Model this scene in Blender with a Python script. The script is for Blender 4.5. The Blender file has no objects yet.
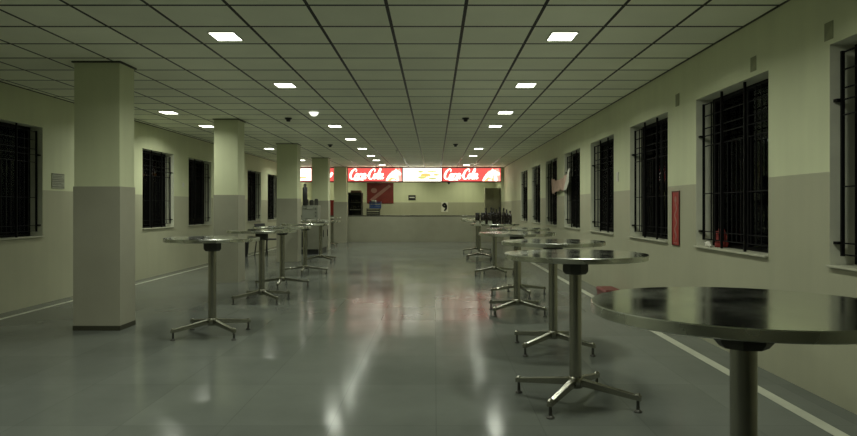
import bpy, bmesh, math, random
from mathutils import Vector, Matrix
random.seed(7)
S = bpy.context.scene
C = S.collection
PI = math.pi
R = math.radians
F, HX, HY, HC = 675.0, 434.5, 208.0, 1.28          # focal length and vanishing point in photo pixels, eye height
CEIL, XL, XR, YB, YF = 2.815, -5.26, 2.614, -3.0, 29.0
DADO = 1.52

# ---------------------------------------------------------------- materials
def mat(name, col, rough=0.6, metal=0.0, spec=0.5, emit=None, es=0.0, noise=0.0, nscale=3.0, bump=0.0, bscale=60.0, rvar=0.0):
    m = bpy.data.materials.new(name); m.use_nodes = True
    nt = m.node_tree; b = nt.nodes['Principled BSDF']
    b.inputs['Base Color'].default_value = (*col, 1)
    b.inputs['Roughness'].default_value = rough
    b.inputs['Metallic'].default_value = metal
    b.inputs['Specular IOR Level'].default_value = spec
    if emit:
        b.inputs['Emission Color'].default_value = (*emit, 1)
        b.inputs['Emission Strength'].default_value = es
    if noise or bump or rvar:
        tc = nt.nodes.new('ShaderNodeTexCoord')
        n = nt.nodes.new('ShaderNodeTexNoise'); n.inputs['Scale'].default_value = nscale; n.inputs['Detail'].default_value = 5
        nt.links.new(tc.outputs['Object'], n.inputs['Vector'])
        if noise:
            mr = nt.nodes.new('ShaderNodeMapRange')
            mr.inputs['From Min'].default_value = .3; mr.inputs['From Max'].default_value = .7
            mr.inputs['To Min'].default_value = 1 - noise; mr.inputs['To Max'].default_value = 1 + noise
            nt.links.new(n.outputs['Fac'], mr.inputs['Value'])
            vm = nt.nodes.new('ShaderNodeVectorMath'); vm.operation = 'SCALE'
            vm.inputs[0].default_value = col
            nt.links.new(mr.outputs['Result'], vm.inputs['Scale'])
            nt.links.new(vm.outputs['Vector'], b.inputs['Base Color'])
        if rvar:
            mr = nt.nodes.new('ShaderNodeMapRange')
            mr.inputs['From Min'].default_value = .3; mr.inputs['From Max'].default_value = .7
            mr.inputs['To Min'].default_value = max(.02, rough - rvar); mr.inputs['To Max'].default_value = rough + rvar
            nt.links.new(n.outputs['Fac'], mr.inputs['Value'])
            nt.links.new(mr.outputs['Result'], b.inputs['Roughness'])
        if bump:
            n2 = nt.nodes.new('ShaderNodeTexNoise'); n2.inputs['Scale'].default_value = bscale
            nt.links.new(tc.outputs['Object'], n2.inputs['Vector'])
            bp = nt.nodes.new('ShaderNodeBump'); bp.inputs['Strength'].default_value = bump; bp.inputs['Distance'].default_value = .01
            nt.links.new(n2.outputs['Fac'], bp.inputs['Height'])
            nt.links.new(bp.outputs['Normal'], b.inputs['Normal'])
    return m

def math_node(nt, op, a, b=None, c=None):
    n = nt.nodes.new('ShaderNodeMath'); n.operation = op
    for i, v in enumerate((a, b, c)):
        if v is None: continue
        if isinstance(v, (int, float)): n.inputs[i].default_value = v
        else: nt.links.new(v, n.inputs[i])
    return n.outputs[0]

UP = (.62, .65, .43)
LO = (.40, .40, .285)
def wall_mat(name, split=DADO):
    """two coats of paint: pale cream above, grey-green dado below, a little grime"""
    m = bpy.data.materials.new(name); m.use_nodes = True
    nt = m.node_tree; b = nt.nodes['Principled BSDF']
    tc = nt.nodes.new('ShaderNodeTexCoord'); sp = nt.nodes.new('ShaderNodeSeparateXYZ')
    nt.links.new(tc.outputs['Object'], sp.inputs[0])
    fac = math_node(nt, 'GREATER_THAN', sp.outputs['Z'], split)
    mx = nt.nodes.new('ShaderNodeMix'); mx.data_type = 'RGBA'
    nt.links.new(fac, mx.inputs['Factor'])
    mx.inputs['A'].default_value = (*LO, 1); mx.inputs['B'].default_value = (*UP, 1)
    n = nt.nodes.new('ShaderNodeTexNoise'); n.inputs['Scale'].default_value = 1.3; n.inputs['Detail'].default_value = 6
    nt.links.new(tc.outputs['Object'], n.inputs['Vector'])
    mp = nt.nodes.new('ShaderNodeMapping'); mp.inputs['Scale'].default_value = (7, 7, .6)
    nt.links.new(tc.outputs['Object'], mp.inputs['Vector'])
    n3 = nt.nodes.new('ShaderNodeTexNoise'); n3.inputs['Scale'].default_value = 1.0; n3.inputs['Detail'].default_value = 3
    nt.links.new(mp.outputs['Vector'], n3.inputs['Vector'])
    s = math_node(nt, 'ADD', math_node(nt, 'MULTIPLY', n.outputs['Fac'], .22), math_node(nt, 'MULTIPLY', n3.outputs['Fac'], .14))
    s = math_node(nt, 'ADD', s, .82)
    vm = nt.nodes.new('ShaderNodeVectorMath'); vm.operation = 'SCALE'
    nt.links.new(mx.outputs['Result'], vm.inputs[0]); nt.links.new(s, vm.inputs['Scale'])
    nt.links.new(vm.outputs['Vector'], b.inputs['Base Color'])
    r = math_node(nt, 'MULTIPLY_ADD', fac, .25, .42)
    nt.links.new(r, b.inputs['Roughness'])
    return m

def ceiling_mat():
    m = bpy.data.materials.new('ceiling_tiles'); m.use_nodes = True
    nt = m.node_tree; b = nt.nodes['Principled BSDF']
    tc = nt.nodes.new('ShaderNodeTexCoord'); sp = nt.nodes.new('ShaderNodeSeparateXYZ')
    nt.links.new(tc.outputs['Object'], sp.inputs[0])
    u = math_node(nt, 'DIVIDE', math_node(nt, 'SUBTRACT', sp.outputs['X'], .238 - 60), .6)
    v = math_node(nt, 'DIVIDE', math_node(nt, 'SUBTRACT', sp.outputs['Y'], 5.11 - 60), .6)
    def line(t, w):
        f = math_node(nt, 'ABSOLUTE', math_node(nt, 'SUBTRACT', math_node(nt, 'FRACT', math_node(nt, 'ADD', t, .5)), .5))
        return math_node(nt, 'LESS_THAN', f, w / .6 / 2)
    g = math_node(nt, 'MAXIMUM', line(u, .027), line(v, .036))
    cx = nt.nodes.new('ShaderNodeCombineXYZ')
    nt.links.new(math_node(nt, 'FLOOR', u), cx.inputs[0]); nt.links.new(math_node(nt, 'FLOOR', v), cx.inputs[1])
    wn = nt.nodes.new('ShaderNodeTexWhiteNoise'); wn.noise_dimensions = '2D'
    nt.links.new(cx.outputs[0], wn.inputs['Vector'])
    n = nt.nodes.new('ShaderNodeTexNoise'); n.inputs['Scale'].default_value = 2.0; n.inputs['Detail'].default_value = 4
    nt.links.new(tc.outputs['Object'], n.inputs['Vector'])
    s = math_node(nt, 'ADD', math_node(nt, 'MULTIPLY', wn.outputs['Value'], .10), math_node(nt, 'MULTIPLY', n.outputs['Fac'], .16))
    s = math_node(nt, 'ADD', s, .87)
    vm = nt.nodes.new('ShaderNodeVectorMath'); vm.operation = 'SCALE'; vm.inputs[0].default_value = CT
    nt.links.new(s, vm.inputs['Scale'])
    mx = nt.nodes.new('ShaderNodeMix'); mx.data_type = 'RGBA'
    nt.links.new(g, mx.inputs['Factor']); nt.links.new(vm.outputs['Vector'], mx.inputs['A'])
    mx.inputs['B'].default_value = (.006, .006, .004, 1)
    nt.links.new(mx.outputs['Result'], b.inputs['Base Color'])
    nt.links.new(math_node(nt, 'MULTIPLY_ADD', g, -.46, .78), b.inputs['Roughness'])
    nt.links.new(math_node(nt, 'MULTIPLY_ADD', g, -.44, .5), b.inputs['Specular IOR Level'])
    return m
CT = (.92, .93, .76)

def floor_mat():
    m = bpy.data.materials.new('polished_stone_floor'); m.use_nodes = True
    nt = m.node_tree; b = nt.nodes['Principled BSDF']
    tc = nt.nodes.new('ShaderNodeTexCoord'); sp = nt.nodes.new('ShaderNodeSeparateXYZ')
    nt.links.new(tc.outputs['Object'], sp.inputs[0])
    u = math_node(nt, 'DIVIDE', math_node(nt, 'ADD', sp.outputs['X'], 60.13), .62)
    v = math_node(nt, 'DIVIDE', math_node(nt, 'ADD', sp.outputs['Y'], 60.2), .93)
    def line(t, w, p):
        f = math_node(nt, 'ABSOLUTE', math_node(nt, 'SUBTRACT', math_node(nt, 'FRACT', math_node(nt, 'ADD', t, .5)), .5))
        return math_node(nt, 'LESS_THAN', f, w / p / 2)
    g = math_node(nt, 'MAXIMUM', line(u, .008, .62), line(v, .008, .93))
    cx = nt.nodes.new('ShaderNodeCombineXYZ')
    nt.links.new(math_node(nt, 'FLOOR', u), cx.inputs[0]); nt.links.new(math_node(nt, 'FLOOR', v), cx.inputs[1])
    wn = nt.nodes.new('ShaderNodeTexWhiteNoise'); wn.noise_dimensions = '2D'
    nt.links.new(cx.outputs[0], wn.inputs['Vector'])
    n = nt.nodes.new('ShaderNodeTexNoise'); n.inputs['Scale'].default_value = 1.1; n.inputs['Detail'].default_value = 6; n.inputs['Roughness'].default_value = .6
    nt.links.new(tc.outputs['Object'], n.inputs['Vector'])
    s = math_node(nt, 'ADD', math_node(nt, 'MULTIPLY', wn.outputs['Value'], .14), math_node(nt, 'MULTIPLY', n.outputs['Fac'], .6))
    s = math_node(nt, 'ADD', s, .63)
    s = math_node(nt, 'MULTIPLY', s, math_node(nt, 'MULTIPLY_ADD', g, -.14, 1.0))
    vm = nt.nodes.new('ShaderNodeVectorMath'); vm.operation = 'SCALE'; vm.inputs[0].default_value = FL
    nt.links.new(s, vm.inputs['Scale'])
    nt.links.new(vm.outputs['Vector'], b.inputs['Base Color'])
    mr = nt.nodes.new('ShaderNodeMapRange')
    mr.inputs['From Min'].default_value = .3; mr.inputs['From Max'].default_value = .7
    mr.inputs['To Min'].default_value = .115; mr.inputs['To Max'].default_value = .18
    nt.links.new(n.outputs['Fac'], mr.inputs['Value'])
    nt.links.new(mr.outputs['Result'], b.inputs['Roughness'])
    # slabs laid very slightly out of true
    ge = nt.nodes.new('ShaderNodeNewGeometry')
    jt = nt.nodes.new('ShaderNodeVectorMath'); jt.operation = 'MULTIPLY_ADD'
    nt.links.new(wn.outputs['Color'], jt.inputs[0]); jt.inputs[1].default_value = (.016, .016, 0); jt.inputs[2].default_value = (-.008, -.008, 0)
    ad = nt.nodes.new('ShaderNodeVectorMath'); ad.operation = 'ADD'
    nt.links.new(ge.outputs['Normal'], ad.inputs[0]); nt.links.new(jt.outputs[0], ad.inputs[1])
    nm = nt.nodes.new('ShaderNodeVectorMath'); nm.operation = 'NORMALIZE'
    nt.links.new(ad.outputs[0], nm.inputs[0]); nt.links.new(nm.outputs[0], b.inputs['Normal'])
    b.inputs['Specular IOR Level'].default_value = .04
    return m
FL = (.128, .139, .123)

def glass_mat():
    m = bpy.data.materials.new('window_glass'); m.use_nodes = True
    nt = m.node_tree
    for n in list(nt.nodes): nt.nodes.remove(n)
    o = nt.nodes.new('ShaderNodeOutputMaterial'); mx = nt.nodes.new('ShaderNodeMixShader')
    t = nt.nodes.new('ShaderNodeBsdfTransparent'); t.inputs[0].default_value = (.8, .82, .8, 1)
    g = nt.nodes.new('ShaderNodeBsdfGlossy'); g.inputs['Roughness'].default_value = .04; g.inputs[0].default_value = (.4, .4, .4, 1)
    f = nt.nodes.new('ShaderNodeFresnel'); f.inputs[0].default_value = 1.10
    nt.links.new(f.outputs[0], mx.inputs[0]); nt.links.new(t.outputs[0], mx.inputs[1]); nt.links.new(g.outputs[0], mx.inputs[2])
    nt.links.new(mx.outputs[0], o.inputs[0])
    return m

M = {}
M['wall'] = wall_mat('painted_wall'); M['pillar'] = wall_mat('painted_pillar', -1)
M['ceiling'] = ceiling_mat(); M['floor'] = floor_mat(); M['glass'] = glass_mat()
M['dado'] = mat('grey_green_paint', (.33, .325, .25), .45, noise=.08, nscale=2)
M['jamb'] = mat('jamb_plaster', (.74, .75, .61), .7, noise=.1, nscale=4)
M['sill'] = mat('sill_stone', (.42, .42, .32), .5, noise=.12, nscale=8)
M['stripe'] = mat('pale_floor_stripe', (.46, .47, .38), .45, noise=.10, nscale=5)
M['trim_and_gap_shade'] = mat('trim_and_gap_shade', (.04, .04, .024), .5, noise=.1)  # for the skirting, and for strips that imitate shadow gaps at the ceiling
M['iron'] = mat('black_iron', (.006, .006, .006), .7, spec=.12, noise=.2, nscale=20)
M['alu'] = mat('window_aluminium', (.30, .31, .28), .45, .3, noise=.06)
M['steel'] = mat('polished_steel', (.58, .60, .535), .15, 1.0, rvar=.05, nscale=5)
M['steel_rim'] = mat('brushed_steel_rim', (.74, .76, .68), .27, 1.0, noise=.22, rvar=.08, nscale=7)
M['steel_leg'] = mat('brushed_steel_leg', (.36, .355, .30), .26, 1.0, noise=.08, nscale=9)
M['steel_dark'] = mat('dull_dark_steel', (.07, .07, .06), .5, .6, noise=.1, nscale=9)
M['lamp'] = mat('lamp_diffuser', (.9, .9, .85), .5, emit=(.955, 1, .84), es=9.0)
M['lamp_dim'] = mat('dome_diffuser', (.9, .9, .85), .5, emit=(.955, 1, .84), es=1.3)
M['lamp_frame'] = mat('lamp_frame', (.6, .6, .52), .5)
M['white'] = mat('white_plastic', (.62, .62, .54), .45, noise=.05)
M['black'] = mat('black_plastic', (.012, .012, .012), .4, noise=.1)
M['counter'] = mat('counter_plaster', (.30, .30, .225), .5, noise=.06, nscale=2)
M['granite'] = mat('dark_granite', (.07, .07, .055), .25, noise=.4, nscale=60)
M['sign_red'] = mat('sign_red', (.5, .02, .02), .4, emit=(1, .15, .13), es=.86)
M['sign_white'] = mat('sign_white', (.9, .9, .85), .4, emit=(1, .95, .80), es=2.6)
M['sign_pink'] = mat('sign_pink', (.8, .5, .45), .4, emit=(1, .40, .33), es=1.1)
M['sign_orange'] = mat('sign_orange', (.8, .4, .1), .4, emit=(1, .5, .16), es=1.3)
M['sign_green'] = mat('sign_green', (.4, .5, .2), .4, emit=(.62, .62, .25), es=1.1)
M['red_frame'] = mat('red_sign_frame', (.07, .006, .006), .4, noise=.1)
M['red_board'] = mat('red_board', (.30, .022, .018), .45, noise=.12, nscale=12)
M['red_poster'] = mat('red_poster', (.17, .022, .016), .5, noise=.15, nscale=5)
M['pale_pink'] = mat('pale_pink_print', (.33, .17, .14), .6, noise=.1)
M['red_plastic'] = mat('red_plastic', (.13, .006, .006), .4, noise=.1, nscale=8)
M['blue'] = mat('blue_plastic', (.03, .09, .33), .4, noise=.1)
M['paper'] = mat('paper', (.66, .66, .56), .8, noise=.05)
M['paper_dim'] = mat('aged_paper', (.36, .37, .28), .8, noise=.1, nscale=15)
M['print'] = mat('grey_print', (.19, .19, .15), .8)
M['cloth'] = mat('pink_cloth', (.58, .40, .32), .85, noise=.15, nscale=9)
M['cloth_white'] = mat('white_cloth', (.62, .60, .52), .85, noise=.1, nscale=14)
M['cloth_red'] = mat('red_cloth', (.26, .03, .025), .85, noise=.3, nscale=14)
M['bottle'] = mat('dark_bottle', (.018, .015, .012), .15, noise=.2, nscale=14)
M['cabinet'] = mat('steel_cabinet', (.30, .30, .25), .35, .7, noise=.08, nscale=3)
M['grey_box'] = mat('grey_enamel', (.22, .23, .19), .4, .2, noise=.08, nscale=3)
M['door'] = mat('door_paint', (.26, .25, .165), .5, noise=.1, nscale=3)
M['brown'] = mat('brown_card', (.20, .11, .07), .7, noise=.1)
M['patch'] = mat('wall_patch', (.25, .265, .155), .8, noise=.15, nscale=12)

# ---------------------------------------------------------------- mesh helpers
class MB:
    def __init__(s): s.bm = bmesh.new(); s.mats = []
    def mi(s, m):
        m = M[m] if isinstance(m, str) else m
        if m not in s.mats: s.mats.append(m)
        return s.mats.index(m)
    def box(s, x0, x1, y0, y1, z0, z1, m, bev=0.0, skip=''):
        k = s.mi(m)
        v = [s.bm.verts.new((x, y, z)) for z in (z0, z1) for y in (y0, y1) for x in (x0, x1)]
        fs = []
        for key, q in (('b', (0, 2, 3, 1)), ('t', (4, 5, 7, 6)), ('f', (0, 1, 5, 4)), ('k', (2, 6, 7, 3)), ('l', (0, 4, 6, 2)), ('r', (1, 3, 7, 5))):
            if key in skip: continue
            f = s.bm.faces.new([v[i] for i in q]); f.material_index = k; fs.append(f)
        if bev:
            ed = list({e for f in fs for e in f.edges})
            r = bmesh.ops.bevel(s.bm, geom=ed, offset=bev, segments=2, profile=.6, affect='EDGES')
            for f in r['faces']: f.material_index = k
        return fs
    def lathe(s, prof, m, cx=0, cy=0, n=48, ms=None):
        k0 = s.mi(m)
        rings = []
        for r, z in prof:
            if r < 1e-6: rings.append([s.bm.verts.new((cx, cy, z))])
            else: rings.append([s.bm.verts.new((cx + r * math.cos(2 * PI * i / n), cy + r * math.sin(2 * PI * i / n), z)) for i in range(n)])
        for j in range(len(prof) - 1):
            a, b = rings[j], rings[j + 1]
            k = s.mi(ms[j]) if ms else k0
            for i in range(n):
                i2 = (i + 1) % n
                if len(a) == 1 and len(b) == 1: continue
                if len(a) == 1: f = s.bm.faces.new((a[0], b[i2], b[i]))
                elif len(b) == 1: f = s.bm.faces.new((a[i], a[i2], b[0]))
                else: f = s.bm.faces.new((a[i], a[i2], b[i2], b[i]))
                f.material_index = k; f.smooth = True
    def tube(s, p, q, r, m, n=8, r2=None):
        k = s.mi(m); p = Vector(p); q = Vector(q); d = (q - p).normalized()
        a = d.orthogonal().normalized(); b = d.cross(a)
        r2 = r if r2 is None else r2
        A = [s.bm.verts.new(p + r * (a * math.cos(2 * PI * i / n) + b * math.sin(2 * PI * i / n))) for i in range(n)]
        B = [s.bm.verts.new(q + r2 * (a * math.cos(2 * PI * i / n) + b * math.sin(2 * PI * i / n))) for i in range(n)]
        for i in range(n):
            f = s.bm.faces.new((A[i], A[(i + 1) % n], B[(i + 1) % n], B[i])); f.material_index = k; f.smooth = True
        for l in (A[::-1], B): s.bm.faces.new(l).material_index = k
    def hexa(s, pts, m, bev=0.0):
        """eight corners: bottom four then top four, same winding"""
        k = s.mi(m); v = [s.bm.verts.new(p) for p in pts]
        fs = []
        for q in ((3, 2, 1, 0), (4, 5, 6, 7), (0, 1, 5, 4), (1, 2, 6, 5), (2, 3, 7, 6), (3, 0, 4, 7)):
            f = s.bm.faces.new([v[i] for i in q]); f.material_index = k; fs.append(f)
        if bev:
            ed = list({e for f in fs for e in f.edges})
            r = bmesh.ops.bevel(s.bm, geom=ed, offset=bev, segments=2, profile=.6, affect='EDGES')
            for f in r['faces']: f.material_index = k
    def prism(s, pts, y0, y1, m):
        """outline in x,z pushed from y0 to y1"""
        k = s.mi(m)
        a = [s.bm.verts.new((x, y0, z)) for x, z in pts]; b = [s.bm.verts.new((x, y1, z)) for x, z in pts]
        n = len(pts)
        s.bm.faces.new(a).material_index = k; s.bm.faces.new(b[::-1]).material_index = k
        for i in range(n):
            s.bm.faces.new((a[i], b[i], b[(i + 1) % n], a[(i + 1) % n])).material_index = k
    def stroke(s, pts, w, y0, y1, m, sub=6):
        """a brush stroke in the x,z plane: list of (x, z[, width factor])"""
        P = [(p[0], p[1], p[2] if len(p) > 2 else 1.0) for p in pts]
        out = []
        n = len(P)
        for i in range(n - 1):
            p0, p1, p2, p3 = P[max(0, i - 1)], P[i], P[i + 1], P[min(n - 1, i + 2)]
            for j in range(sub):
                t = j / sub
                out.append(tuple(.5 * (2 * p1[c] + (p2[c] - p0[c]) * t + (2 * p0[c] - 5 * p1[c] + 4 * p2[c] - p3[c]) * t * t + (3 * p1[c] - p0[c] - 3 * p2[c] + p3[c]) * t ** 3) for c in range(3)))
        out.append(P[-1])
        k = s.mi(m); L = []; Rr = []
        for i, p in enumerate(out):
            a = out[max(0, i - 1)]; b = out[min(len(out) - 1, i + 1)]
            d = Vector((b[0] - a[0], b[1] - a[1])); d = d.normalized() if d.length > 1e-9 else Vector((1, 0))
            nrm = Vector((-d.y, d.x)) * w * p[2] / 2
            L.append((p[0] + nrm.x, p[1] + nrm.y)); Rr.append((p[0] - nrm.x, p[1] - nrm.y))
        V = [[s.bm.verts.new((q[0], y, q[1])) for q in side] for side in (L, Rr) for y in (y0, y1)]
        for i in range(len(out) - 1):
            for A, B in ((V[0], V[2]), (V[3], V[1]), (V[1], V[0]), (V[2], V[3])):
                s.bm.faces.new((A[i], A[i + 1], B[i + 1], B[i])).material_index = k
    def build(s, name, parent=None, smooth_angle=None):
        bmesh.ops.recalc_face_normals(s.bm, faces=s.bm.faces)
        me = bpy.data.meshes.new(name); s.bm.to_mesh(me); s.bm.free()
        for m in s.mats: me.materials.append(m)
        if smooth_angle is not None: me.set_sharp_from_angle(angle=R(smooth_angle))
        o = bpy.data.objects.new(name, me); C.objects.link(o)
        if parent: o.parent = parent
        return o

def tag(o, label=None, cat=None, group=None, kind=None):
    if label: o['label'] = label
    if cat: o['category'] = cat
    if group: o['group'] = group
    if kind: o['kind'] = kind
    return o
def empty(name, loc=(0, 0, 0), rz=0.0):
    o = bpy.data.objects.new(name, None); C.objects.link(o)
    o.location = loc; o.rotation_euler = (0, 0, rz); o.empty_display_size = .1
    return o
def dup(root, loc, rz=0.0, label=None, group=None):
    r = root.copy(); C.objects.link(r); r.location = loc; r.rotation_euler = (0, 0, rz)
    if label: r['label'] = label
    if group: r['group'] = group
    for ch in list(root.children):
        c = ch.copy(); C.objects.link(c); c.parent = r
        for g in list(ch.children):
            d = g.copy(); C.objects.link(d); d.parent = c
    return r

# ---------------------------------------------------------------- the room
b = MB(); b.box(XL - .3, XR + .3, YB - .3, YF + .3, -.12, 0, 'floor')
tag(b.build('floor'), 'polished grey-green stone slab floor of the hall', 'floor', kind='structure')
b = MB(); b.box(XL - .3, XR + .3, YB - .3, YF + .3, CEIL, CEIL + .1, 'ceiling')
tag(b.build('ceiling'), 'suspended grey tile ceiling with dark grid lines', 'ceiling', kind='structure')

WZ0, WZ1, WW, PITCH = .89, 2.36, 1.46, 2.28
def window_wall(name, x0, x1, opens, inner_sign, label):
    """wall slab between x0 and x1 with openings (near, far) along y"""
    b = MB()
    b.box(x0, x1, YB - .2, YF + .2, 0, WZ0, 'wall')
    b.box(x0, x1, YB - .2, YF + .2, WZ1, CEIL, 'wall')
    ys = [YB - .2] + [v for o in opens for v in o] + [YF + .2]
    for i in range(0, len(ys), 2):
        b.box(x0, x1, ys[i], ys[i + 1], WZ0, WZ1, 'wall', skip='bt')
    k = b.mi('jamb')
    b.bm.normal_update()
    for f in b.bm.faces:
        c = f.calc_center_median()
        if WZ0 < c.z < WZ1 and abs(f.normal.y) > .9 and YB < c.y < YF: f.material_index = k
        if abs(f.normal.z) > .9 and (abs(c.z - WZ0) < .01 or abs(c.z - WZ1) < .01): f.material_index = k
    tag(b.build(name), label, 'wall', kind='structure')

opens_r = [(4.464 - WW + PITCH * k, 4.464 + PITCH * k) for k in range(-1, 8)]
opens_l = [(6.78 - WW + PITCH * k, 6.78 + PITCH * k) for k in range(-1, 8)]
TH = .22
window_wall('wall_right', XR, XR + TH, opens_r, -1, 'window wall painted cream over a grey-green dado, beside the longer table row')
window_wall('wall_left', XL - TH, XL, opens_l, 1, 'window wall painted cream over a grey-green dado, behind the pillars')
b = MB(); b.box(XL, XR, YF, YF + .2, 0, CEIL, 'wall')
tag(b.build('wall_back'), 'far kitchen wall painted yellowish cream over a grey-green dado', 'wall', kind='structure')
b = MB(); b.box(XL, XR, YB - .2, YB, 0, CEIL, 'wall')
tag(b.build('wall_front'), 'plain painted wall behind the viewer', 'wall', kind='structure')

# dark strips imitating the shadow gap along wall and ceiling, pale stripes let into the floor
b = MB(); b.box(XR - .012, XR, YB, 25.2, CEIL - .010, CEIL, 'trim_and_gap_shade'); tag(b.build('shadow_gap_1'), 'dark strip drawn as the shadow gap where the ceiling meets the window wall beside the longer table row', 'trim', kind='structure')
b = MB(); b.box(XL, XL + .012, YB, 25.2, CEIL - .010, CEIL, 'trim_and_gap_shade'); tag(b.build('shadow_gap_2'), 'dark strip drawn as the shadow gap where the ceiling meets the wall behind the pillars', 'trim', kind='structure')
b = MB(); b.box(2.245, 2.33, YB, 20, 0, .0025, 'stripe'); tag(b.build('trim_3'), 'pale border stripe in the floor beside the longer table row', 'trim', kind='structure')
b = MB(); b.box(-5.025, -4.965, YB, 25.4, 0, .0025, 'stripe'); tag(b.build('trim_4'), 'pale border stripe in the floor behind the pillars', 'trim', kind='structure')

# ---------------------------------------------------------------- windows with black iron grilles
def window_meshes():
    """built at the sill's inner edge: x runs outwards, y along the wall (0..WW), z up from the sill"""
    H = WZ1 - WZ0
    P = {}
    f = MB(); xo0, xo1 = .165, .205; t = .045
    f.box(xo0, xo1, 0, t, 0, H, 'iron'); f.box(xo0, xo1, WW - t, WW, 0, H, 'iron')
    f.box(xo0, xo1, t, WW - t, 0, t, 'iron'); f.box(xo0, xo1, t, WW - t, H - t, H, 'iron')
    f.box(xo0 + .004, xo1 - .004, WW / 2 - .03, WW / 2 + .03, t, H - t, 'iron')
    P['frame'] = f
    g = MB(); g.box(.183, .187, t, WW - t, t, H - t, 'glass'); P['pane'] = g
    s = MB(); s.box(-.03, .165, .0, WW, -.0, .016, 'sill', bev=.004); P['sill'] = s
    r = MB(); xg = .058; a0, a1, z0, z1 = .045, WW - .045, .085, H - .062
    def bar(y0, zz0, y1, zz1, w=.009, dx=0): r.box(xg + dx - w, xg + dx + w, min(y0, y1) - w, max(y0, y1) + w, min(zz0, zz1) - w, max(zz0, zz1) + w, 'iron')
    bar(a0, z0, a0, z1, .010); bar(a1, z0, a1, z1, .010)
    for z in (z1, z1 - .115, z1 - .235, z1 - .31, z1 - .41, .53, .16, z0): bar(a0, z, a1, z, .0045)
    for y in (WW * .34, WW * .66): bar(y, .018, y, H - .003, .0095, -.014)
    n = 15
    for i in [q for q in range(1, n) if q not in (1, n - 1)]:
        y = a0 + (a1 - a0) * i / n
        bar(y, z0, y, z1 - .41, .005)
        if i in (2, 13, 3, 12): bar(y, z1 - .41, y, z1, .005)
    for z in (z1 - .31, .16):                       # lugs to the jambs
        r.box(xg - .035, xg + .008, .0, a0, z - .009, z + .009, 'iron'); r.box(xg - .035, xg + .008, a1, WW, z - .009, z + .009, 'iron')
    P['grille'] = r
    return P
win = None
wn = 0
def put_window(side, near, far, label):
    global win, wn
    wn += 1
    if side == 'r': loc, sx = (XR, near, WZ0), 1
    else: loc, sx = (XL, far, WZ0), -1
    rz = 0 if sx == 1 else PI
    if win is None:
        win = empty('window_1', loc, rz); tag(win, label, 'window', kind='structure')
        for k, mb in window_meshes().items(): mb.build(k, win)
        return win
    w = dup(win, loc, rz, label); w.name = 'window_%d' % wn
    return w
ordw = ['first', 'second', 'third', 'fourth', 'fifth', 'sixth', 'seventh', 'eighth', 'ninth']
for i, (n_, f_) in enumerate(opens_r):
    put_window('r', n_, f_, 'black-grilled night window, %s from the camera beside the longer table row' % ordw[i])
for i, (n_, f_) in enumerate(opens_l):
    put_window('l', n_, f_, 'black-grilled night window, %s from the camera in the wall behind the pillars' % ordw[i])

# ---------------------------------------------------------------- pillars
pil = [(7.05, .36, -3.775, -3.285), (11.6, .42, -3.80, -3.375), (16.05, .42, -3.76, -3.26), (20.55, .42, -3.745, -3.235), (25.05, .42, -3.745, -3.26)]
for i, (y, d, x0, x1) in enumerate(pil):
    root = empty('pillar', ((x0 + x1) / 2, y + d / 2, 0))
    tag(root, 'square cream pillar with a grey-green dado, %s from the camera' % ordw[i], 'pillar', kind='structure')
    hw, hd = (x1 - x0) / 2, d / 2
    b = MB(); b.box(-hw + .008, hw - .008, -hd + .008, hd - .008, 0, CEIL, 'pillar'); b.build('shaft', root)
    b = MB(); b.box(-hw, hw, -hd, hd, 0, 1.505, 'dado'); b.build('dado', root)
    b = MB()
    b.box(-hw - .012, hw + .012, -hd - .012, hd + .012, CEIL - .016, CEIL, 'trim_and_gap_shade'); b.build('shadow_gap_strip', root)  # dark strip stands in for the shade in the gap under the ceiling
    b = MB(); b.box(-hw - .003, hw + .003, -hd - .003, hd + .003, 0, .05, 'trim_and_gap_shade'); b.build('skirting', root) if i == 0 else b.bm.free()

# ---------------------------------------------------------------- ceiling lamps
LW, LD = .218, .275
def make_lamp():
    root = empty('ceiling_light')
    b = MB()
    for (x0, x1, y0, y1) in ((-LW / 2 - .012, LW / 2 + .012, -LD / 2 - .012, -LD / 2), (-LW / 2 - .012, LW / 2 + .012, LD / 2, LD / 2 + .012), (-LW / 2 - .012, -LW / 2, -LD / 2, LD / 2), (LW / 2, LW / 2 + .012, -LD / 2, LD / 2)):
        b.box(x0, x1, y0, y1, -.010, 0, 'lamp_frame')
    b.build('frame', root)
    b = MB(); b.box(-LW / 2, LW / 2, -LD / 2, LD / 2, -.007, 0, 'lamp'); b.build('diffuser', root)
    ld = bpy.data.lights.new('lamp_glow', 'AREA'); ld.shape = 'RECTANGLE'; ld.size = LW - .01; ld.size_y = LD - .01
    ld.energy = LAMP_W; ld.spread = R(158); ld.color = (.955, 1, .84)
    lo = bpy.data.objects.new('lamp_glow', ld); C.objects.link(lo); lo.parent = root; lo.location = (0, 0, -.012)
    return root
LAMP_W = 18.2
lamp = None
rows = [(1.138, 'over the longer table row', [3.62, 6.02, 8.42, 10.82, 12.62, 17.42, 19.82, 24.02], 1),
        (-1.862, 'over the shorter table row', [1.22, 3.62, 6.02, 8.42, 12.62, 15.02, 17.42, 19.82, 21.62, 24.02], 2),  # nearest one, never seen, is added for light on the pillar fronts
        (-4.262, 'over the passage behind the pillars', [3.62, 10.82, 12.62, 17.42, 21.62], 1)]  # nearest one is an added, unseen lamp that brightens the first pillar
for x, where, ys, skip in rows:
    for j, y in enumerate(ys):
        jj = j - skip
        lab = ('lit ceiling light %s, %s in view from the camera' % (where, ordw[jj])) if jj >= 0 else ('lit ceiling light %s, overhead and unseen' % where)
        if lamp is None:
            lamp = make_lamp(); lamp.location = (x, y, CEIL); tag(lamp, lab, 'ceiling light', 'rectangular ceiling lights')
        else: dup(lamp, (x, y, CEIL), 0, lab)
kitchen = []
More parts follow.
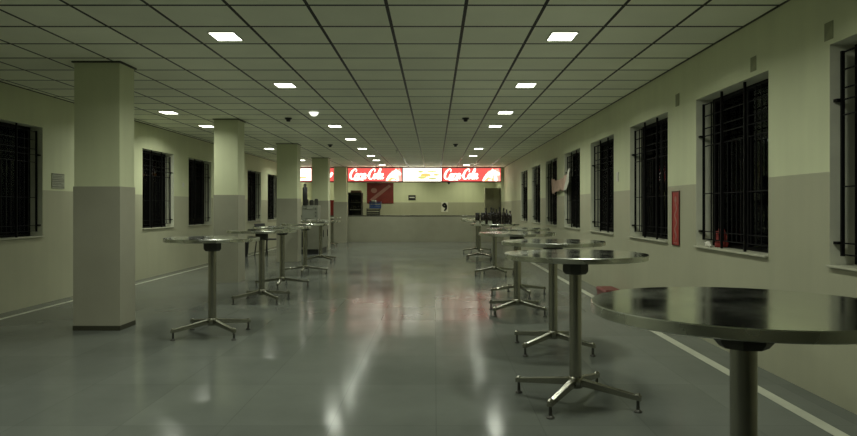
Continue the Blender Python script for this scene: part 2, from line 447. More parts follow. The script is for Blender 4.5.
for x, w in ((-4.5, 'beyond the steel cabinet'), (-1.9, 'before the red poster'), (-.1, 'above the middle of the counter'), (1.5, 'near the grey-green cupboard')):
    kitchen.append(dup(lamp, (x, 27.0, CEIL), 0, 'ceiling light in the kitchen behind the signs, ' + w))
for x, w in ((-4.0, 'added second row, by the pillar side'), (-1.2, 'added second row, by the red poster'), (1.3, 'added second row, by the small black switch board')):  # this row is unseen, added to brighten the kitchen wall
    kitchen.append(dup(lamp, (x, 28.1, CEIL), 0, 'ceiling light in the kitchen behind the signs, ' + w))
kd = next(c for c in lamp.children if c.type == 'LIGHT').data.copy(); kd.energy = LAMP_W * .5; kd.color = (1, 1, .72)
for k_ in kitchen:
    for c in k_.children:
        if c.type == 'LIGHT': c.data = kd

o = empty('dome_light', (-1.93, 10.8, CEIL)); tag(o, 'small lit white dome lamp among the rectangular ceiling lights', 'ceiling light')
b = MB(); b.lathe([(0, -.004), (.082, -.004), (.085, 0), (0, 0)], 'lamp_frame', n=24); b.build('base', o)
b = MB(); b.lathe([(0, -.07), (.035, -.062), (.06, -.042), (.078, -.004), (0, -.004)], 'lamp_dim', n=24); b.build('lamp_shade', o)

for i, (x, y, w) in enumerate(((-2.49, 11.5, 'nearer one on the pillar side'), (.53, 11.5, 'nearer one on the longer table row side'), (-2.52, 16.3, 'farther one on the pillar side'), (.505, 16.2, 'farther one on the longer table row side'))):
    o = empty('smoke_detector', (x, y, CEIL)); tag(o, 'small black round detector on the ceiling, ' + w, 'smoke detector', 'black ceiling detectors')
    b = MB(); b.lathe([(0, -.028), (.05, -.028), (.062, -.008), (.062, 0), (0, 0)], 'black', n=20); b.build('base', o)
    b = MB(); b.lathe([(0, -.065), (.03, -.062), (.038, -.028), (0, -.028)], 'black', n=20); b.build('sensor_head', o)
o = MB(); o.lathe([(0, -.07), (.02, -.06), (.01, -.05), (.012, -.02), (.035, -.01), (.04, 0), (0, 0)], 'white', n=16); o = o.build('sprinkler'); o.location = (-1.0, 17.9, CEIL)
tag(o, 'tiny white sprinkler head on the ceiling short of the white sign panel', 'sprinkler')

# ---------------------------------------------------------------- steel standing tables
TR, TH_ = .465, .98
def make_table():
    root = empty('standing_table')
    b = MB()
    b.lathe([(0, TH_ - .034), (TR - .004, TH_ - .034), (TR, TH_ - .031), (TR, TH_ - .003), (TR - .003, TH_), (0, TH_)],
            'steel', n=128, ms=['steel_dark', 'steel_rim', 'steel_rim', 'steel_rim', 'steel'])
    b.build('tabletop', root, 25)
    b = MB(); b.lathe([(0, .846), (.072, .846), (.086, .862), (.089, .87), (.089, .946), (0, .946)], 'steel_dark', n=8); b.build('mounting_plate', root, 30)
    b = MB(); b.lathe([(.04, .10), (.04, .85)], 'steel_leg', n=32); b.build('column', root)
    b = MB(); b.lathe([(0, .098), (.046, .098), (.05, .104), (.05, .165), (.046, .171), (.0401, .172)], 'steel_leg', n=32); b.build('hub', root, 35)
    for k in range(4):
        a = k * PI / 2
        rot = Matrix.Rotation(a, 4, 'Z')
        def T(x, y, z): return tuple(rot @ Vector((x, y, z)))
        b = MB()
        x0, x1 = .042, .432
        b.hexa([T(x0, -.021, .113), T(x0, .021, .113), T(x1, .016, .072), T(x1, -.016, .072),
                T(x0, -.021, .160), T(x0, .021, .160), T(x1, .016, .104), T(x1, -.016, .104)], 'steel_leg', bev=.004)
        lg = b.build('leg', root)
        c = T(.412, 0, 0)
        f = MB(); f.lathe([(0, 0), (.024, 0), (.026, .004), (.022, .012), (.011, .018), (.010, .074), (0, .074)], 'steel_dark', cx=c[0], cy=c[1], n=16)
        f.lathe([(0, .1), (.017, .1), (.019, .108), (.012, .118), (0, .119)], 'steel_leg', cx=c[0], cy=c[1], n=16)
        f.build('foot', lg, 35)
    return root
tab = make_table()
G_R, G_L = 'steel standing tables beside the grilled windows', 'steel standing tables beside the pillars'
right = [(.966, 2.11, 20, 'round steel standing table nearest the camera, its base out of view'),
         (.930, 4.455, 57, 'round steel standing table, second from the camera in the longer row'),
         (1.075, 6.12, 45, 'round steel standing table, third from the camera in the longer row'),
         (1.005, 8.23, 45, 'round steel standing table, fourth from the camera in the longer row'),
         (1.235, 9.93, 15, 'round steel standing table, fifth from the camera in the longer row'),
         (1.150, 12.9, 25, 'round steel standing table carrying a cluster of dark bottles'),
         (1.130, 17.0, 38, 'round steel standing table just past the one with bottles'),
         (1.210, 19.2, 20, 'round steel standing table farthest from the camera in the longer row')]
left = [(-2.245, 6.82, 47, 'round steel standing table beside the nearest pillar, first of the shorter row'),
        (-2.360, 9.22, 42, 'round steel standing table, second from the camera in the row beside the pillars'),
        (-2.460, 10.9, 3, 'round steel standing table, third from the camera in the row beside the pillars'),
        (-2.510, 13.1, 2, 'round steel standing table, fourth from the camera in the row beside the pillars'),
        (-2.700, 16.0, 45, 'round steel standing table in front of the steel cabinet, fifth in the shorter row'),
        (-3.560, 22.3, 45, 'round steel standing table behind the steel cabinet, only its rim and a foot showing')]
for i, (x, y, a, lab) in enumerate(right):
    if i == 0:
        tab.location = (x, y, 0); tab.rotation_euler = (0, 0, R(a)); tag(tab, lab, 'table', G_R)
    else: dup(tab, (x, y, 0), R(a), lab, G_R)
for x, y, a, lab in left: dup(tab, (x, y, 0), R(a), lab, G_L)

# ---------------------------------------------------------------- bottles on the sixth table
bx, by = 1.15, 12.9
def make_bottle(h, r):
    root = empty('bottle')
    b = MB(); b.lathe([(0, 0), (r * .9, 0), (r, .008), (r, h * .55), (r * .85, h * .66), (r * .42, h * .78), (r * .38, h * .93), (0, h * .93)], 'bottle', n=20); b.build('body', root, 40)
    b = MB(); b.lathe([(r * .46, h * .91), (r * .46, h), (0, h)], 'black', n=16); b.build('cap', root, 40)
    return root
def make_jar(h, r):
    root = empty('jar')
    b = MB(); b.lathe([(0, 0), (r, 0), (r, h * .3), (r, h * .84), (r * .9, h * .88), (0, h * .88)], 'steel_dark', n=20, ms=['steel_rim', 'steel_rim', 'bottle', 'bottle', 'bottle']); b.build('body', root, 40)
    b = MB(); b.lathe([(r * .95, h * .86), (r * .95, h * .98), (r * .85, h), (0, h)], 'black', n=20); b.build('lid', root, 40)
    return root
bo = make_bottle(.31, .037); ja = make_jar(.21, .045)
bo.location = (bx - .06, by + .06, TH_); tag(bo, 'tall dark bottle in the cluster on the sixth steel table from the camera', 'bottle', 'dark bottles on a steel table')
for dx, dy, s in ((-.16, .12, .97), (.03, -.05, .9), (.10, .08, 1.02), (.17, -.02, .96), (.24, .1, .88), (.0, .18, .95), (.29, -.03, .8)):
    c = dup(bo, (bx + dx, by + dy, TH_)); c.scale = (1, 1, s)
ja.location = (bx - .33, by - .03, TH_); tag(ja, 'short dark jar with a pale base at the near end of the bottles', 'jar', 'short jars beside the bottles')
ja['label'] = 'short dark jar with a shiny base beside the tall bottles'
for dx, dy in ((-.23, -.1), (-.10, -.14)): dup(ja, (bx + dx, by + dy, TH_))

# ---------------------------------------------------------------- service counter and backlit signs
cn = empty('service_counter', (0, 25.805, 0)); tag(cn, 'long plain grey service counter across the far end under the signs', 'counter')
b = MB(); b.box(XL + .002, XR - .002, -.32, .02, 0, .96, 'counter'); b.build('body', cn)
b = MB(); b.box(XL + .002, XR - .002, -.325, .28, .96, 1.0, 'granite', bev=.006); b.build('countertop', cn)
b = MB(); b.box(XL + .002, XR - .002, .20, .26, 0, .96, 'counter'); b.build('back_panel', cn)

SZ0, SZ1, SY = 2.243, CEIL, 25.27
def letters(b, x0, z0, h, m, w, y):
    """flowing script wordmark drawn as brush strokes"""
    sl = .28
    def st(pts, dx, wf=1.0):
        b.stroke([(x0 + .86 * h * (dx + p[0] + sl * p[1]), z0 + h * p[1], p[2] if len(p) > 2 else 1) for p in pts], w * wf, y - .012, y - .002, m, sub=5)
    bigC = [(.60, .70, .5), (.62, .90, .8), (.42, 1.0, .8), (.16, .80, 1.3), (.04, .42, 1.7), (.14, .08, 1.4), (.40, -.02, 1.0), (.72, .16, .5)]
    o_ = [(.24, .52, .8), (.06, .40, 1.2), (.04, .14, 1.2), (.18, .0, .9), (.34, .14, 1.2), (.34, .40, 1.2), (.22, .52, .8), (.46, .46, .5)]
    c_ = [(.38, .42, .8), (.24, .53, .8), (.07, .38, 1.3), (.05, .12, 1.2), (.20, -.01, .9), (.44, .14, .5)]
    a_ = [(.36, .46, .8), (.20, .53, .8), (.05, .36, 1.3), (.06, .08, 1.1), (.18, .0, .9), (.34, .2, .8)]
    a2 = [(.38, .52, 1.2), (.34, .14, 1.2), (.42, .0, .9), (.58, .12, .5)]
    l_ = [(.02, .10, .5), (.24, .60, .8), (.28, .98, .8), (.16, 1.0, .9), (.08, .5, 1.3), (.12, .06, 1.2), (.24, .0, .8), (.40, .12, .5)]
    st(bigC, 0); st(o_, .62); st(c_, 1.06); st(a_, 1.46); st(a2, 1.46)
    b.stroke([(x0 + .86 * h * 2.10, z0 + h * .30), (x0 + .86 * h * 2.34, z0 + h * .34)], w * .9, y - .012, y - .002, m)
    st(bigC, 2.24); st(o_, 2.86); st(l_, 3.26); st(a_, 3.56); st(a2, 3.56)
    # the long flourish under the first big letter
    st([(.30, -.02, .6), (.80, -.14, .9), (1.3, -.10, .9), (1.75, -.16, .5)], 0, .8)

def sign_box(root, x0, x1, face, ends=True):
    b = MB(); t = .042
    b.box(x0, x1, SY, SY + .16, SZ0, SZ0 + t, 'red_frame'); b.box(x0, x1, SY, SY + .16, SZ1 - t, SZ1, 'red_frame')
    b.box(x0, x0 + .02, SY, SY + .16, SZ0 + t, SZ1 - t, 'red_frame'); b.box(x1 - .02, x1, SY, SY + .16, SZ0 + t, SZ1 - t, 'red_frame')
    b.box(x0 + .02, x1 - .02, SY + .14, SY + .16, SZ0 + t, SZ1 - t, 'red_frame')
    b.build('frame', root)
    b = MB(); b.box(x0 + .02, x1 - .02, SY + .02, SY + .05, SZ0 + t, SZ1 - t, face); b.build('panel', root)

def bottle_shape(b, cx, z0, h, m, y, lean=0.0):
    pr = [(.11, 0), (.13, .06), (.12, .3), (.09, .42), (.12, .58), (.1, .68), (.05, .82), (.045, 1)]
    pts = [(cx + h * (p[0] + lean * p[1]), z0 + h * p[1]) for p in pr] + [(cx + h * (-p[0] + lean * p[1]), z0 + h * p[1]) for p in pr[::-1]]
    b.prism(pts, y - .012, y - .002, m)
def red_sign(x0, x1, label, lw):
    root = empty('lightbox_sign'); tag(root, label, 'sign', 'backlit signs above the counter')
    sign_box(root, x0, x1, 'sign_red')
    f = SY + .02
    b = MB(); letters(b, x0 + .07, SZ0 + .135, .36 , 'sign_white', .046, f); b.build('lettering', root)
    b = MB()
    xa = x0 + lw
    b.prism([(xa, SZ0 + .03), (xa + .16, SZ0 + .20), (xa + .22, SZ0 + .42), (xa + .40, SZ1 - .09), (x1 - .10, SZ1 - .05), (x1 - .05, SZ1 - .2), (x1 - .03, SZ0 + .03)], f - .003, f - .001, 'sign_pink')
    b.stroke([(xa + .04, SZ0 + .06, .6), (xa + .2, SZ0 + .26, 1.5), (xa + .42, SZ0 + .36, 1.8), (x1 - .06, SZ0 + .30, .8)], .085, f - .02, f - .003, 'sign_white')
    bottle_shape(b, xa + .30, SZ0 + .06, .44, 'sign_white', f - .01, .22)
    bottle_shape(b, x1 - .20, SZ0 + .05, .40, 'sign_white', f - .01, -.1)
    b.stroke([(xa + .12, SZ0 + .05), (xa + .25, SZ0 + .14), (xa + .42, SZ0 + .10)], .05, f - .026, f - .012, 'sign_orange')
    b.build('picture', root)
red_sign(-3.26, -1.20, 'backlit red sign with white script lettering between the farthest pillar and the white sign', 1.42)
red_sign(.28, 2.50, 'backlit red sign with white script lettering against the window wall', 1.50)
o = empty('lightbox_sign'); tag(o, 'backlit white sign panel between the two long red script signs', 'sign', 'backlit signs above the counter')
sign_box(o, -1.20, .28, 'sign_white')
b = MB(); f = SY + .02
for (x, z, w, h, m) in ((-.52, .40, .10, .05, 'sign_green'), (-.47, .18, .16, .06, 'sign_green'), (-.33, .27, .20, .07, 'sign_orange'), (-.1, .40, .2, .03, 'sign_green'), (-.08, .14, .16, .045, 'sign_green'), (.06, .28, .12, .04, 'sign_orange')):
    n = 16
    b.prism([(x + w * math.cos(2 * PI * i / n), SZ0 + z + h * math.sin(2 * PI * i / n)) for i in range(n)], f - .006, f - .001, m)
b.build('picture', o)
o = empty('lightbox_sign'); tag(o, 'backlit pale and red sign above the steel cabinet, beyond the farthest pillar', 'sign', 'backlit signs above the counter')
sign_box(o, XL + .01, -3.75, 'sign_red')
b = MB()
b.box(-5.19, -4.62, f - .006, f - .001, SZ0 + .06, SZ1 - .06, 'sign_white')
b.box(-5.12, -4.80, f - .012, f - .006, SZ0 + .14, SZ0 + .20, 'sign_orange'); b.box(-4.95, -4.66, f - .012, f - .006, SZ0 + .32, SZ0 + .37, 'sign_pink')
b.stroke([(-4.55, SZ0 + .12), (-4.35, SZ0 + .30, 1.6), (-4.15, SZ0 + .28), (-3.95, SZ0 + .46)], .11, f - .012, f - .002, 'sign_white')
b.stroke([(-4.05, SZ0 + .36), (-3.95, SZ0 + .22, 1.4), (-3.82, SZ0 + .36)], .08, f - .012, f - .002, 'sign_white')
b.build('picture', o)

o = empty('dome_camera', (.54, 25.36, SZ0 + .003)); tag(o, 'small black dome camera under the red sign near the window wall', 'camera')
b = MB(); b.lathe([(0, -.02), (.055, -.02), (.06, 0), (0, 0)], 'black', n=18); b.build('base', o)
b = MB(); b.lathe([(0, -.075), (.03, -.065), (.048, -.02), (0, -.02)], 'black', n=18); b.build('dome', o)

# ---------------------------------------------------------------- kitchen behind the counter
def px(x, Y): return (x - HX) * Y / F
def pz(y, Y): return HC - (y - HY) * Y / F

o = empty('cupboard', (2.30, 26.65, 0)); tag(o, 'tall grey-green cupboard behind the counter against the window wall', 'cupboard')
b = MB(); b.box(-.30, .30, 0, .5, .06, 2.07, 'door', bev=.004); b.box(-.28, .28, .03, .48, 0, .06, 'black'); b.build('body', o)
for sx in (-1, 1):
    b = MB(); b.box(min(sx * .005, sx * .29), max(sx * .005, sx * .29), -.022, -.001, .08, 2.05, 'door', bev=.003); d = b.build('door', o)
    b = MB(); b.box(min(sx * .03, sx * .045), max(sx * .03, sx * .045), -.045, -.023, .95, 1.15, 'steel_dark'); b.build('handle', d)

# red poster panel
Yp = YF
o = empty('wall_poster', (0, Yp, 0)); tag(o, 'dark red poster with a pale slanting band on the far kitchen wall', 'poster')
x0, x1, z0, z1 = px(367, Yp), px(393.5, Yp), pz(203.5, Yp), 2.36
b = MB(); b.box(x0, x1, -.02, 0, z0, z1, 'red_poster'); b.build('panel', o)
b = MB()
b.stroke([(px(371, Yp), pz(200.5, Yp), .9), (px(378, Yp), pz(195, Yp), 1.1), (px(390, Yp), pz(185.5, Yp), .9)], .13, -.03, -.02, 'pale_pink')
n = 18; cx, cz = px(374, Yp), pz(190.5, Yp)
b.prism([(cx + .13 * math.cos(2 * PI * i / n), cz + .11 * math.sin(2 * PI * i / n)) for i in range(n)], -.026, -.02, 'pale_pink')
b.build('print', o)

# dark bottle cooler with shelves and a carton on top
Yc = 27.0
x0, x1 = px(348, Yc), px(361.5, Yc)
o = empty('bottle_cooler', ((x0 + x1) / 2, Yc + .3, 0)); tag(o, 'dark open-shelved bottle cooler behind the counter beside the farthest pillar', 'cooler')
hw = (x1 - x0) / 2; ht = pz(192.5, Yc)
b = MB(); b.box(-hw, -hw + .03, -.3, .3, 0, ht, 'black'); b.box(hw - .03, hw, -.3, .3, 0, ht, 'black'); b.box(-hw + .03, hw - .03, .27, .3, 0, ht, 'steel_dark'); b.box(-hw + .03, hw - .03, -.3, .27, 0, .12, 'black'); b.box(-hw + .03, hw - .03, -.3, .27, ht - .1, ht, 'black'); b.build('body', o)
for z in (.5, .85, 1.2, 1.5): b = MB(); b.box(-hw + .03, hw - .03, -.28, .27, z, z + .02, 'grey_box'); b.build('shelf', o)
q = 0
for z in (1.22, 1.52):
    for k in range(4):
        c = dup(bo, ((x0 + x1) / 2 - .16 + .105 * k, Yc + .1, z), 0, 'dark bottle standing on a shelf of the bottle cooler', 'bottles in the cooler'); c.scale = (1, 1, .62); c['label'] = c['label']
oc = empty('carton', ((x0 + x1) / 2 + .02, Yc + .3, ht)); tag(oc, 'flat brown carton lying on top of the bottle cooler', 'box')
b = MB(); b.box(-.2, .2, -.2, .2, 0, .09, 'brown', bev=.004); b.build('body', oc)
b = MB(); b.box(-.2, .2, -.02, .02, .09, .092, 'pale_pink'); b.build('tape', oc)

# crate rack with a blue crate
Yk = 26.9
x0, x1 = px(364.5, Yk), px(381, Yk); xm = (x0 + x1) / 2
def crate(name, x, y, z, w, d, h, m, label, grp=None):
    o = empty(name, (x, y, z)); tag(o, label, 'crate', grp)
    b = MB(); t = .012
    b.box(-w / 2, w / 2, -d / 2, d / 2, 0, t, m)
    for zz in (t, h * .36, h * .70):
        hh = h * .24 if zz > t else h * .28
        b.box(-w / 2, w / 2, -d / 2, -d / 2 + t, zz, zz + hh, m); b.box(-w / 2, w / 2, d / 2 - t, d / 2, zz, zz + hh, m)
        b.box(-w / 2, -w / 2 + t, -d / 2, d / 2, zz, zz + hh, m); b.box(w / 2 - t, w / 2, -d / 2, d / 2, zz, zz + hh, m)
    for sx in (-1, 1):
        for sy in (-1, 1): b.box(sx * w / 2 - .016 * (sx > 0), sx * w / 2 + .016 * (sx < 0), sy * d / 2 - .016 * (sy > 0), sy * d / 2 + .016 * (sy < 0), 0, h, m)
    b.build('body', o)
    b = MB(); b.box(-w / 2 - .006, w / 2 + .006, -d / 2 - .006, -d / 2 + .012, h, h + .014, m); b.box(-w / 2 - .006, w / 2 + .006, d / 2 - .012, d / 2 + .006, h, h + .014, m)
    b.box(-w / 2 - .006, -w / 2 + .012, -d / 2, d / 2, h, h + .014, m); b.box(w / 2 - .012, w / 2 + .006, -d / 2, d / 2, h, h + .014, m); b.build('rim', o)
    return o
z = 0
for k in range(4):
    crate('bottle_crate', xm, Yk + .3, z, .52, .4, .30, 'steel_dark', 'dark bottle crate in the stack under the blue crate behind the counter', 'stacked dark crates'); z += .316
crate('bottle_crate', xm + .08, Yk + .3, z, .46, .38, .26, 'blue', 'blue crate on top of the dark crate stack behind the counter')
o = empty('paper_stack', (xm + .08, Yk + .3, z + .012)); tag(o, 'white paper bundle lying in the blue crate behind the counter', 'paper')
b = MB(); b.box(-.15, .02, -.13, .13, 0, .32, 'paper', bev=.01); b.build('sheets', o)

# small dark plate and the white notice on the far wall
o = empty('switch_board', (px(412, YF), YF, pz(197.6, YF))); tag(o, 'small black switch board with a pale line on the far kitchen wall', 'switch')
b = MB(); b.box(-.155, .155, -.03, 0, -.105, .105, 'black', bev=.006); b.build('plate', o)
b = MB(); b.box(-.11, .11, -.036, -.03, -.018, .03, 'white'); b.build('switch_strip', o)
o = empty('wall_notice', (px(444.7, YF), YF, pz(207, YF))); tag(o, 'white paper notice with a dark curled mark on the far kitchen wall', 'notice')
b = MB(); b.box(-.145, .145, -.008, 0, -.21, .21, 'paper'); b.build('sheet', o)
b = MB(); b.stroke([(.06, .06), (.0, .14, 1.2), (-.07, .07, 1.2), (.0, -.0, 1), (.06, .06, 1.2), (.05, -.08, 1.2), (-.02, -.16, .9)], .075, -.012, -.008, 'black'); b.build('mark', o)

# red cooler beyond the farthest pillar
o = empty('red_fridge', (px(328.5, 27.2), 27.5, 0)); tag(o, 'dark red fridge glimpsed between the two farthest pillars', 'fridge')
b = MB(); b.box(-.3, .3, -.27, .3, 0, 1.6, 'red_plastic', bev=.01); b.build('body', o)
b = MB(); b.box(-.29, .29, -.31, -.272, .12, 1.58, 'red_board', bev=.008); d = b.build('door', o)
b = MB(); b.box(.22, .25, -.35, -.311, .7, 1.2, 'black', bev=.004); b.build('handle', d)

# ---------------------------------------------------------------- steel cabinet with oven between the pillars
Ys = 18.6
o = empty('steel_cabinet', (-3.44, Ys, 0)); tag(o, 'steel serving cabinet with a dark plinth beside the fourth pillar', 'cabinet')
b = MB(); b.box(-.25, .25, 0, 1.5, .14, .90, 'cabinet', bev=.006); b.build('body', o)
b = MB(); b.box(-.23, .23, .03, 1.47, 0, .14, 'black'); b.build('plinth', o)
b = MB(); b.box(-.265, .265, -.015, 1.515, .90, .935, 'steel_rim', bev=.004); b.build('worktop', o)
for y0, y1 in ((.04, .74), (.76, 1.46)):
    b = MB(); b.box(.252, .266, y0, y1, .18, .86, 'cabinet', bev=.003); d = b.build('door', o)
    b = MB(); b.box(.267, .285, y1 - .1, y1 - .08, .45, .65, 'steel_dark'); b.build('handle', d)
b = MB(); b.box(-.21, -.06, -.012, -.001, .2, .62, 'black'); b.build('vent', o)
o = empty('oven', (-3.46, Ys + .1, .935)); tag(o, 'grey box oven standing on the steel cabinet', 'oven')
b = MB(); b.box(-.22, .22, 0, .5, .02, .42, 'grey_box', bev=.008); b.build('body', o)
b = MB(); b.box(-.19, .12, -.014, -.001, .06, .38, 'grey_box', bev=.004); d = b.build('door', o)
b = MB(); b.tube((-.15, -.035, .34), (.08, -.035, .34), .01, 'steel_rim'); b.tube((-.15, -.035, .34), (-.15, -.013, .34), .007, 'steel_rim'); b.tube((.08, -.035, .34), (.08, -.013, .34), .007, 'steel_rim'); b.build('handle', d)
for k in range(3): b = MB(); b.tube((.17, -.02, .12 + .1 * k), (.17, 0, .12 + .1 * k), .016, 'black', 12); b.build('knob', o)
b = MB()
for sx in (-.19, .19):
    for y in (.04, .46): b.tube((sx, y, 0), (sx, y, .02), .018, 'black', 10)
b.build('feet', o)
for k, (dx, w, h) in enumerate(((-.13, .13, .17), (.015, .12, .15), (.15, .11, .18))):
    j = empty('canister', (-3.46 + dx, Ys + .3, 1.355)); tag(j, ['dark canister on the oven, under the tall black flask', 'dark canister on the oven, middle of the three', 'dark canister on the oven, nearest the fourth pillar'][k], 'canister', 'dark canisters on the oven')
    b = MB(); b.lathe([(0, 0), (w / 2, 0), (w / 2, h * .85), (0, h * .85)], 'steel_dark', n=20); b.build('body', j, 40)
    b = MB(); b.lathe([(w / 2 - .006, h * .85), (w / 2 - .006, h * .95), (w / 2 - .02, h), (0, h)], 'black', n=20); b.build('lid', j, 40)
j = empty('flask', (-3.59, Ys + .12, 1.355)); tag(j, 'tall black flask standing on the oven corner', 'flask')
b = MB(); b.lathe([(0, 0), (.062, 0), (.066, .01), (.066, .49), (.06, .5), (0, .5)], 'black', n=20); b.build('body', j, 40)
b = MB(); b.lathe([(.04, .5), (.04, .58), (.03, .6), (0, .6)], 'steel_dark', n=20); b.build('cap', j, 40)

# ---------------------------------------------------------------- dark chair and bin beyond the second pillar
def chair(x, y, rz, label):
    o = empty('plastic_chair', (x, y, 0), rz); tag(o, label, 'chair')
    b = MB(); b.box(-.22, .22, -.22, .22, .42, .455, 'black', bev=.012); b.build('seat', o)
    b = MB()
    b.hexa([(-.21, .19, .55), (.21, .19, .55), (.21, .215, .55), (-.21, .215, .55), (-.19, .26, .86), (.19, .26, .86), (.19, .285, .86), (-.19, .285, .86)], 'black', bev=.008); b.build('backrest', o)
    for sx in (-1, 1):
        b = MB(); b.tube((sx * .19, -.19, .42), (sx * .21, -.22, 0), .016, 'steel_dark'); b.build('leg', o)
        b = MB(); b.tube((sx * .19, .19, .42), (sx * .21, .24, 0), .016, 'steel_dark'); b.build('leg', o)
        b = MB(); b.tube((sx * .19, .20, .44), (sx * .19, .215, .60), .013, 'steel_dark'); b.build('back_post', o)
    return o
chair(-4.52, 18.2, R(60), 'dark chair by the window wall, seen between the second and third pillars')
o = empty('waste_bin', (-5.02, 17.7, 0)); tag(o, 'black bin against the wall, seen just past the second pillar', 'bin')
b = MB(); b.lathe([(0, 0), (.12, 0), (.15, .36), (.145, .36), (.0, .36)], 'black', n=24); b.build('body', o, 40)
b = MB(); b.lathe([(.152, .345), (.16, .35), (.16, .375), (.14, .38), (.14, .362)], 'black', n=24); b.build('rim', o, 40)

# ---------------------------------------------------------------- things on the window wall beside the longer row
def wall_r(x): return (XR) * F / (x - HX)
ya, yb = wall_r(680.3), wall_r(672.5)
o = empty('wall_sign', (XR, (ya + yb) / 2, 0)); tag(o, 'narrow upright red board between two grilled windows', 'sign')
hw = (yb - ya) / 2 - .02; z0, z1 = .885, 1.452
b = MB(); b.box(-.008, 0, -hw, hw, z0, z1, 'red_board'); b.build('board', o)
b = MB()
t = .012
b.box(-.012, 0, -hw - t, -hw, z0 - t, z1 + t, 'red_frame'); b.box(-.012, 0, hw, hw + t, z0 - t, z1 + t, 'red_frame'); b.box(-.012, 0, -hw, hw, z0 - t, z0, 'red_frame'); b.box(-.012, 0, -hw, hw, z1, z1 + t, 'red_frame'); b.build('frame', o)
b = MB()
def yz(pts, w):      # strokes are drawn in x,z and turned onto the wall
    b.stroke(pts, w, .0, .004, 'pale_pink')
n = 16
b.prism([(.03 * math.cos(2 * PI * i / n), 1.37 + .035 * math.sin(2 * PI * i / n)) for i in range(n)], 0, .004, 'pale_pink')
yz([(.0, 1.33), (.03, 1.27, 1.2), (-.02, 1.2), (.03, 1.12, 1.3), (-.02, 1.05), (.02, .98, 1.2), (-.01, .93, .7)], .022)
b.box(-.05, .05, 0, .004, .898, .908, 'pale_pink')
mk = b.build('print', o); mk.rotation_euler = (0, 0, -PI / 2); mk.location = (-.0105, 0, 0)

def plate(name, x, y, z, h, w, sgn, label):
    o = empty(name, (x, y, z)); tag(o, label, 'switch')
    b = MB(); b.box(min(0, sgn * .012), max(0, sgn * .012), -w / 2, w / 2, -h / 2, h / 2, 'white', bev=.003); b.build('plate', o)
    b = MB(); b.box(min(sgn * .012, sgn * .018), max(sgn * .012, sgn * .018), -w / 5, w / 5, -h / 4, h / 4, 'paper'); b.build('rocker', o)
plate('switch_plate', XR, wall_r(618), 1.725, .13, .09, -1, 'small white switch plate between the fourth and fifth grilled windows beside the longer row')
plate('switch_plate', XL, 5.26 * F / (HX - 183), 1.765, .09, .09, 1, 'small white switch plate on the wall past the nearest pillar')
for i, (xp, yp, sz, lab) in enumerate(((753.5, 64, .10, 'faded square plaster patch above the second window from the picture edge'), (829, 31, .10, 'faded square plaster patch above the window cut by the picture edge'), (677.5, 100, .11, 'faded square plaster patch above the red upright board'))):
    Y = wall_r(xp); o = MB(); n = 10
    o.box(-.004, 0, -sz / 2, sz / 2, -sz * .6, sz * .6, 'patch', bev=.0015); o = o.build('plaster_patch'); o.location = (XR + .001, Y, pz(yp, Y)); tag(o, lab, 'wall patch')

# pinkish cloth strung across two grilles
b = MB(); k = b.mi('cloth'); kw = b.mi('cloth_white')
NY, NZ = 44, 10
V = []
for i in range(NY + 1):
    t = i / NY; Y = 12.75 + 1.95 * t
    top = 2.03 - .10 * t - .13 * 4 * t * (1 - t) * .9
    hgt = .27 + .05 * math.sin(t * 9)
    row = []
    for j in range(NZ + 1):
        s = j / NZ
        row.append(b.bm.verts.new((2.565 - .018 * s - .016 * math.sin(t * 26 + s * 2) - .02 * s * math.sin(t * 11), Y + .015 * math.sin(s * 5 + t * 14), top - hgt * s + .012 * math.sin(t * 31))))
    V.append(row)
for i in range(NY):
    for j in range(NZ):
        fc = b.bm.faces.new((V[i][j], V[i + 1][j], V[i + 1][j + 1], V[i][j + 1])); fc.smooth = True
        fc.material_index = kw if i < 9 else k
o = b.build('hanging_cloth'); md = o.modifiers.new('thickness', 'SOLIDIFY'); md.thickness = .004
tag(o, 'pinkish cloth with a white end strung across two grilled windows', 'cloth')

# crumpled red and white cloth on the second visible window's sill
def bundle(name, m, loc, r, seed, label):
    rnd = random.Random(seed)
    bm = bmesh.new(); bmesh.ops.create_icosphere(bm, subdivisions=3, radius=1)
    ph = [(Vector((rnd.uniform(-1, 1), rnd.uniform(-1, 1), rnd.uniform(-1, 1))).normalized(), rnd.uniform(3, 9), rnd.uniform(0, 6)) for _ in range(7)]
    for v in bm.verts:
        d = 1 + sum(.09 * math.sin(f_ * v.co.dot(a) * 1.6 + p) for a, f_, p in ph)
        v.co = v.co * d
    zmin = min(v.co.z for v in bm.verts)
    for v in bm.verts:
        v.co = Vector((v.co.x * r[0], v.co.y * r[1], max(v.co.z, zmin * .6) * r[2]))
    zm = min(v.co.z for v in bm.verts)
    for v in bm.verts: v.co.z -= zm
    for f_ in bm.faces: f_.smooth = True
    me = bpy.data.meshes.new(name); bm.to_mesh(me); bm.free(); me.materials.append(M[m])
    o = bpy.data.objects.new(name, me); C.objects.link(o); o.location = loc; tag(o, label, 'cloth')
bundle('cloth_bundle', 'cloth_red', (XR + .115, 6.42, WZ0 + .016), (.04, .10, .10), 3, 'crumpled red cloth on the sill behind the second grille from the picture edge')
bundle('cloth_bundle', 'cloth_white', (XR + .022, 6.50, WZ0 + .016), (.018, .075, .03), 8, 'small scrap of white cloth lying on the sill by the red cloth')

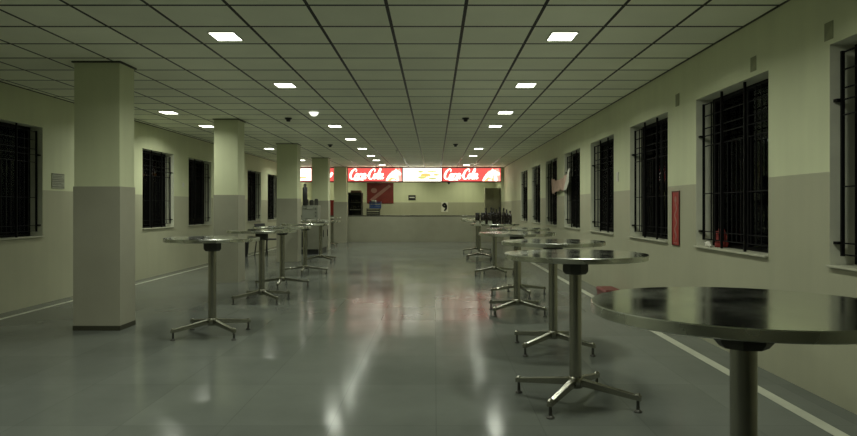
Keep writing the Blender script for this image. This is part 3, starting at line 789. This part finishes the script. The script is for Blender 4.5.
# red box on the floor by the wall
o = empty('storage_box', (2.47, 9.55, 0)); tag(o, 'low red plastic box on the floor by the wall past the nearest table', 'box')
b = MB(); b.hexa([(-.105, -.25, 0), (.105, -.25, 0), (.105, .25, 0), (-.105, .25, 0), (-.12, -.27, .11), (.12, -.27, .11), (.12, .27, .11), (-.12, .27, .11)], 'red_plastic', bev=.01); b.build('body', o)
b = MB(); b.hexa([(-.128, -.28, .11), (.128, -.28, .11), (.128, .28, .11), (-.128, .28, .11), (-.11, -.26, .145), (.11, -.26, .145), (.11, .26, .145), (-.11, .26, .145)], 'red_plastic', bev=.008); b.build('lid', o)

# paper notice on the wall behind the pillars
Yn = 5.26 * F / (HX - 57.8)
o = empty('wall_notice', (XL, Yn, 1.655)); tag(o, 'pale printed notice on the wall just before the nearest pillar', 'notice')
b = MB(); b.box(0, .008, -.155, .155, -.105, .105, 'paper_dim'); b.build('sheet', o)
b = MB()
for z in (.095, .02, -.005, -.08): b.box(.008, .010, -.15, .15, z - .006, z + .006, 'print')
for z in (.065, .045, -.03, -.05): b.box(.008, .0095, -.13, .12 - random.random() * .08, z - .004, z + .004, 'print')
b.build('print', o)

# ---------------------------------------------------------------- night sky, camera, view
w = bpy.data.worlds.new('night'); S.world = w; w.use_nodes = True
w.node_tree.nodes['Background'].inputs[0].default_value = (.25, .3, .4, 1)
w.node_tree.nodes['Background'].inputs[1].default_value = .0015
cd = bpy.data.cameras.new('camera'); cam = bpy.data.objects.new('camera', cd); C.objects.link(cam)
cam.location = (0, 0, HC); cam.rotation_euler = (PI / 2, 0, 0)
cd.sensor_fit = 'HORIZONTAL'; cd.sensor_width = 36; cd.lens = F / 857 * 36
cd.shift_x = (428.5 - HX) / 857; cd.shift_y = (HY - 218) / 857
cd.clip_start = .05; cd.clip_end = 200
S.camera = cam
S.view_settings.view_transform = 'Standard'; S.view_settings.look = 'None'
S.view_settings.gamma = 1; S.view_settings.use_curve_mapping = False
S.view_settings.exposure = 0.0
S.cycles.use_denoising = True
S.cycles.sample_clamp_indirect = 6
